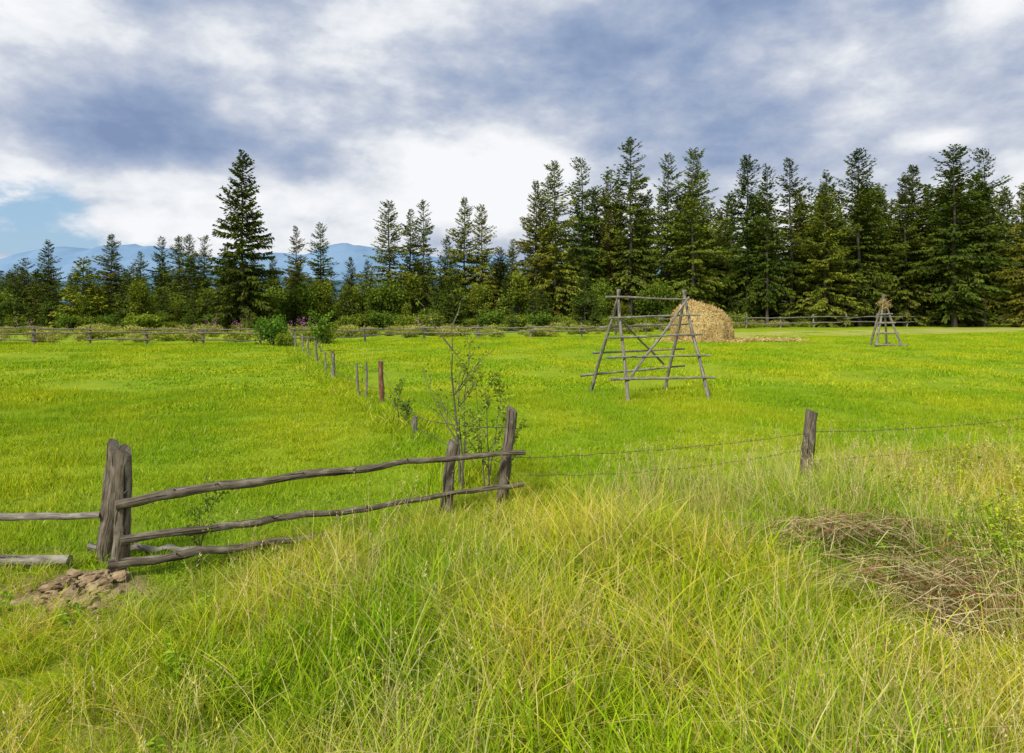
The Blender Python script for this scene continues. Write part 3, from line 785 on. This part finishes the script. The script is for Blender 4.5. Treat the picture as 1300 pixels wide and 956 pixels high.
def dead_heap():
    rg = np.random.RandomState(81)
    n = 420
    x = 2.95+rg.normal(0, .42, n); y = 5.95+rg.normal(0, .12, n)-(x-3.35)*.12
    z = hz(x, y)+.10+.22*rg.rand(n)
    m = 620
    x2 = 3.15+rg.normal(0, .36, m); y2 = 5.05+rg.normal(0, .28, m); z2 = hz(x2, y2)+.04+rg.rand(m)*.25
    x = np.r_[x, x2]; y = np.r_[y, y2]; z = np.r_[z, z2]; n = len(x)
    a = rg.normal(0, .4, n)+np.where(rg.rand(n) < .35, 1.2, 0)-.25
    D = np.stack([np.cos(a), np.sin(a)*.8, rg.normal(-.10, .25, n)], 1)
    l = rg.uniform(.15, .65, n)[:, None]; P = np.stack([x, y, z], 1)
    Wd = np.cross(D, rg.normal(0, 1, (n, 3))); Wd /= np.linalg.norm(Wd, axis=1)[:, None]; Wd *= .0028
    c0 = P-D*l*.5; c0[:, 2] -= .06; c1 = P+np.array([0, 0, .03]); c2 = P+D*l*.5; c2[:, 2] -= .05
    V = np.stack([c0-Wd, c0+Wd, c1-Wd, c1+Wd, c2-Wd, c2+Wd], 1).reshape(-1, 3)
    F = []
    for i in range(0, 6*n, 6): F += [(i, i+1, i+3, i+2), (i+2, i+3, i+5, i+4)]
    cols = np.array([(0.54, 0.43, 0.23), (0.40, 0.29, 0.15), (0.26, 0.16, 0.09), (0.45, 0.42, 0.18), (0.25, 0.10, 0.05)])
    c = cols[rg.choice(5, n, p=[.2, .25, .25, .16, .14])]*rg.uniform(.7, 1.2, (n, 1))
    obj('dead_grass_patch', make_mesh('dead_grass_patch', V, F, np.repeat(c, 6, 0), M_straw))
dead_heap()

def clods():
    import bmesh
    rg = np.random.RandomState(91); V = []; F = []
    bm = bmesh.new(); bmesh.ops.create_icosphere(bm, subdivisions=2, radius=1)
    bv = np.array([v.co[:] for v in bm.verts]); bf = [[v.index for v in f.verts] for f in bm.faces]; bm.free()
    b0 = 0
    for k in range(200):
        if k < 160: x = -3.14+rg.normal(0, .16); y = 4.98+rg.normal(0, .17)
        else: x = -3.6+rg.normal(0, .30); y = 5.12+rg.normal(0, .10)
        s = rg.uniform(.008, .034)*(1.0 if k < 160 else .7)
        if k < 24: s = rg.uniform(.032, .056)
        q = bv*np.array([s*rg.uniform(.9, 1.6), s*rg.uniform(.8, 1.2), s*rg.uniform(.3, .6)])
        sd = rg.rand()*50
        q = q*np.array([1+.6*mnoise.noise(Vector(b*1.6)+Vector((sd, 0, 0))) for b in bv])[:, None]
        q = np.round(q/(s*.45))*(s*.45)*.5+q*.5
        a = rg.rand()*6.28; ca, sa = math.cos(a), math.sin(a)
        q = np.stack([q[:, 0]*ca-q[:, 1]*sa, q[:, 0]*sa+q[:, 1]*ca, q[:, 2]+q[:, 0]*rg.normal(0, .3)], 1)
        V.append(q+np.array([x, y, Zg(x, y)+s*.2])); F += [tuple(i+b0 for i in f) for f in bf]; b0 += len(q)
    obj('clay_clods', make_mesh('clay_clods', np.vstack(V), F, None, M_clay))
clods()

# ------------------------------------------------------------------ saplings
def sapling(name, loc, stems, leafcol, leaf=.03, seed=0, leafn=10):
    rr = random.Random(seed); B = Builder(); LV = []; LC = []
    def grow(p, d, L, r, lvl):
        pts = [p.copy()]; m = 7; q = p.copy(); dd = d.copy()
        for i in range(m):
            dd = (dd+Vector((rr.gauss(0, .09), rr.gauss(0, .09), .03 if lvl else .05))).normalized()
            q = q+dd*(L/m); pts.append(q.copy())
            if lvl < 2 and i > 0:
                for _ in range(1 if rr.random() < (.85 if lvl == 0 else .6) else 0):
                    a = rr.uniform(0, 6.28)
                    nd = (dd*.75+Vector((math.cos(a), math.sin(a), .15))*.75).normalized()
                    grow(q, nd, L*rr.uniform(.22, .42)*(1.2-i/m*.5), r*.5, lvl+1)
            if lvl >= 1 or i > 3:
                for _ in range(int(leafn*(.3+.7*rr.random())) if lvl else leafn//2):
                    if rr.random() < .5:
                        a = Vector((rr.gauss(0, 1), rr.gauss(0, 1), rr.gauss(0, .6))).normalized()
                        b = a.cross(Vector((rr.gauss(0, 1), rr.gauss(0, 1), rr.gauss(0, 1)))).normalized()
                        l = leaf*rr.uniform(.6, 1.3); o = q+a*.01+Vector((rr.gauss(0, .02), rr.gauss(0, .02), rr.gauss(0, .02)))
                        LV.extend([o, o+a*l*.5+b*l*.3, o+a*l, o+a*l*.5-b*l*.3])
                        f = rr.uniform(.6, 1.3); LC.extend([tuple(c*f for c in leafcol)]*4)
        B.tube(pts, [r*(1-.8*i/m) for i in range(m+1)], 5, .05, rr.randint(0, 99), False)
    for (off, d, L, r) in stems: grow(Vector(off), Vector(d).normalized(), L, r, 0)
    nb = len(B.V); nf = len(B.F)
    V = B.V+[tuple(v) for v in LV]
    F = [tuple(f) for f in B.F]+(np.arange(len(LV)).reshape(-1, 4)+nb).tolist()
    C = np.vstack([np.full((nb, 3), .1), np.array(LC)])
    me = make_mesh(name, V, F, C, M_bush); me.materials.append(M_bark)
    mi = np.zeros(len(me.polygons), np.int32); mi[:nf] = 1; me.polygons.foreach_set('material_index', mi)
    return obj(name, me, loc)
sapling('wild_sapling', (-.62, 8.1, 0), [((0, 0, 0), (-.02, 0, 1), 2.0, .021), ((.05, .03, 0), (-.12, .05, 1), 1.4, .014), ((.02, -.05, 0), (.10, 0, 1), 1.6, .013)], (0.30, 0.38, 0.04), .042, 4, 4)
sapling('wild_sapling', (-.28, 7.8, 0), [((0, 0, 0), (.12, 0, 1), 1.1, .012), ((.05, 0, 0), (-.15, .05, 1), 1.25, .012), ((0, .05, 0), (.3, 0, 1), .9, .010), ((-.05, .0, 0), (-.02, .1, 1), 1.3, .010)], (0.30, 0.40, 0.04), .045, 9, 7)
sapling('wild_sapling', (-2.05, 12.5, 0), [((0, 0, 0), (0, 0, 1), .7, .01), ((.05, 0, 0), (.2, 0, 1), .5, .008)], (0.2, 0.3, 0.04), .05, 19, 6)
sapling('wild_sapling', (-9.4, 33.5, 0), [((0, 0, 0), (0, 0, 1), 1.9, .02), ((.05, 0, 0), (.3, 0, 1), 1.5, .02), ((.05, 0, 0), (-.3, 0, 1), 1.4, .02)], (0.2, 0.32, 0.04), .13, 29, 9)
sapling('climbing_vine', (-2.62, 5.68, 0), [((0, 0, 0), (.05, 0, 1), .65, .008), ((.02, 0, 0.0), (-.1, 0, 1), .5, .006)], (0.25, 0.33, 0.04), .035, 39, 3)

def stemweed(name, seed, n, R, H, col1, col2, lf=1.0):
    rr = np.random.RandomState(seed); V = []; F = []; C = []
    for k in range(n):
        a = rr.rand()*6.28; r = R*math.sqrt(rr.rand()); bx, by = r*math.cos(a), r*math.sin(a)
        h = H*rr.uniform(.5, 1); lx, ly = rr.normal(0, .2, 2)
        b0 = len(V)
        for t in (0, .5, 1):
            p = np.array([bx+lx*h*t*t, by+ly*h*t*t, h*t]); w = .003*(1-t*.6)
            V += [p-[w, 0, 0], p+[w, 0, 0]]; C += [(0.30, 0.27, 0.07)]*2
        F += [(b0, b0+1, b0+3, b0+2), (b0+2, b0+3, b0+5, b0+4)]
        for j in range(rr.randint(12, 24)):
            t = .2+.8*rr.rand(); p = np.array([bx+lx*h*t*t, by+ly*h*t*t, h*t])
            d = rr.normal(0, 1, 3); d[2] = d[2]*.4+.25; d /= np.linalg.norm(d); s_ = np.cross(d, [0, 0, 1]+rr.normal(0, .3, 3)); s_ /= np.linalg.norm(s_)
            l = lf*rr.uniform(.04, .09)*(1.2-.6*t); b0 = len(V)
            V += [p, p+d*l*.5+s_*l*.20, p+d*l-np.array([0, 0, l*.25]), p+d*l*.5-s_*l*.20]
            f = rr.rand(); C += [tuple(np.array(col1)*(1-f)+np.array(col2)*f)]*4; F += [(b0, b0+1, b0+2, b0+3)]
    return make_mesh(name, np.array(V), F, np.array(C), M_bush)
YW = [stemweed('yw%d' % i, 300+i, 15, .32, .60, (0.28, 0.42, 0.02), (0.66, 0.62, 0.05), .9) for i in range(3)]+[stemweed('gw%d' % i, 320+i, 14, .28, .50, (0.20, 0.34, 0.02), (0.38, 0.48, 0.04), 1.3) for i in range(3)]
n1_, n2_ = 80, 26
x = np.r_[4.0+3.6*rg.rand(n1_)**.8, rg.uniform(3.75, 4.9, n2_)]; y = np.r_[rg.uniform(6.0, 8.8, n1_), rg.uniform(5.0, 6.0, n2_)]
n = len(x); s = rg.uniform(.45, 1.1, n)
scatter('yellow_green_weeds', np.stack([x, y, hz(x, y)], 1), spin(n), np.stack([s, s, s*.9], 1), coll_of('yweeds', YW))
FW = [stemweed('fw%d' % i, 340+i, 4, .08, .26, (0.18, 0.32, 0.02), (0.34, 0.46, 0.03), .9) for i in range(3)]
x, y = wedge(160, 2.8, 7.5, .8, 1.0); k = (y < fence_y(x)-.2) & (soil(x, y) < .3); x, y = x[k], y[k]; s = rg.uniform(.6, 1.1, len(x))
scatter('broadleaf_weeds', np.stack([x, y, hz(x, y)], 1), spin(len(x)), np.stack([s, s, s], 1), coll_of('fweeds', FW))

# ------------------------------------------------------------------ camera
cam = bpy.data.cameras.new('camera'); co = bpy.data.objects.new('camera', cam); COL.objects.link(co)
co.location = (0, 0, 2.2); co.rotation_euler = (math.radians(90), 0, 0)
cam.sensor_width = 36; cam.lens = 24.0; cam.shift_y = -0.0677; cam.clip_end = 20000
S.camera = co

# ------------------------------------------------------------------ light
SE, SR = math.radians(48), math.radians(212)
sd = Vector((math.sin(SR)*math.cos(SE), math.cos(SR)*math.cos(SE), math.sin(SE)))
sun = bpy.data.lights.new('sun', 'SUN'); sun.energy = 3.7; sun.angle = math.radians(10); sun.color = (1, .96, .88)
so = obj('sun', sun); so.rotation_euler = sd.to_track_quat('Z', 'Y').to_euler()

W = bpy.data.worlds.new('World'); S.world = W; W.use_nodes = True
try: W.cycles.sampling_method = 'NONE'
except Exception as ex: print(ex)
nt = W.node_tree; nt.nodes.clear(); L = nt.links
wo = nt.nodes.new('ShaderNodeOutputWorld'); bg = nt.nodes.new('ShaderNodeBackground'); L.new(bg.outputs[0], wo.inputs[0])
sky = nt.nodes.new('ShaderNodeTexSky'); sky.sky_type = 'NISHITA'; sky.sun_disc = False
sky.sun_elevation = SE; sky.sun_rotation = SR; sky.ozone_density = 1.5
tc = nt.nodes.new('ShaderNodeTexCoord'); D = tc.outputs['Generated']
s3 = nt.nodes.new('ShaderNodeSeparateXYZ'); L.new(D, s3.inputs[0]); dx, dy, dz = s3.outputs
az = mth(nt, 'ARCTAN2', dx, dy); el = mth(nt, 'ARCSINE', dz)
v = vmul(nt, D, (1, 1, 1.9))
nA = noise(nt, v, 3.6, 6, .54, .1)
nB = noise(nt, v, 11.0, 5, .6, .1)
def blob(a, e, sa, se, amp):
    a, e, sa, se = map(math.radians, (a, e, sa, se))
    u = mth(nt, 'DIVIDE', mth(nt, 'SUBTRACT', az, a), sa); w = mth(nt, 'DIVIDE', mth(nt, 'SUBTRACT', el, e), se)
    r = mth(nt, 'ADD', mth(nt, 'MULTIPLY', u, u), mth(nt, 'MULTIPLY', w, w))
    return mth(nt, 'MULTIPLY', mth(nt, 'EXPONENT', mth(nt, 'MULTIPLY', r, -1)), amp)
br = mth(nt, 'MULTIPLY_ADD', mth(nt, 'SUBTRACT', nA, .5), 1.9, .48)
br = mth(nt, 'ADD', br, mth(nt, 'MULTIPLY', mth(nt, 'SUBTRACT', nB, .5), .8))
for b_ in [(-27, 7.4, 11, 3.6, .42), (-3, 10.6, 9, 4.0, .50), (-15, 7, 10, 3.6, .28), (36, 20, 4.5, 2.4, .5), (31.7, 11.8, 2.2, .8, .45), (-34, 19, 12, 5, .12), (-16, 22, 9, 2.5, .08),
           (36, 9, 8, 4, .25), (14, 7, 14, 3.4, .28), (-10, 17.2, 12, 2.6, -.16), (7, 18.5, 12, 4.0, -.20), (21, 14, 11, 4.2, -.26), (-29, 12.6, 10, 1.6, -.20)]:
    br = mth(nt, 'ADD', br, blob(*b_))
rp = nt.nodes.new('ShaderNodeValToRGB'); L.new(br, rp.inputs[0])
def lin(c): return tuple((v/255/12.92 if v/255 < .04045 else ((v/255+.055)/1.055)**2.4) for v in c)
stops = [(0.0, (130, 150, 186)), (.22, (149, 167, 198)), (.42, (174, 186, 209)), (.60, (202, 209, 223)), (.76, (230, 234, 240)), (.96, (248, 249, 252))]
e_ = rp.color_ramp.elements
e_[0].position = 0; e_[0].color = (*lin(stops[0][1]), 1); e_[1].position = .96; e_[1].color = (*lin(stops[-1][1]), 1)
for p_, c_ in stops[1:-1]:
    q = e_.new(p_); q.color = (*lin(c_), 1)
cl = mixc(nt, 1.0, rp.outputs[0], (10, 10, 10), 'MULTIPLY')
gap = blob(-36.5, 7.2, 5.0, 2.2, 1.1)
for b_ in [(-33, 4.4, 8, 1.2, .9)]: gap = mth(nt, 'ADD', gap, blob(*b_))
gap = mth(nt, 'MULTIPLY', gap, mth(nt, 'MULTIPLY_ADD', mth(nt, 'SUBTRACT', nB, .5), -3.0, 1.0))
gf = rng_(nt, gap, .30, .95)
skyc = mixc(nt, .65, sky.outputs[0], tuple(v*10 for v in lin((165, 203, 236))))
colr = mixc(nt, gf, cl, skyc)
L.new(colr, bg.inputs[0]); bg.inputs[1].default_value = 0.1
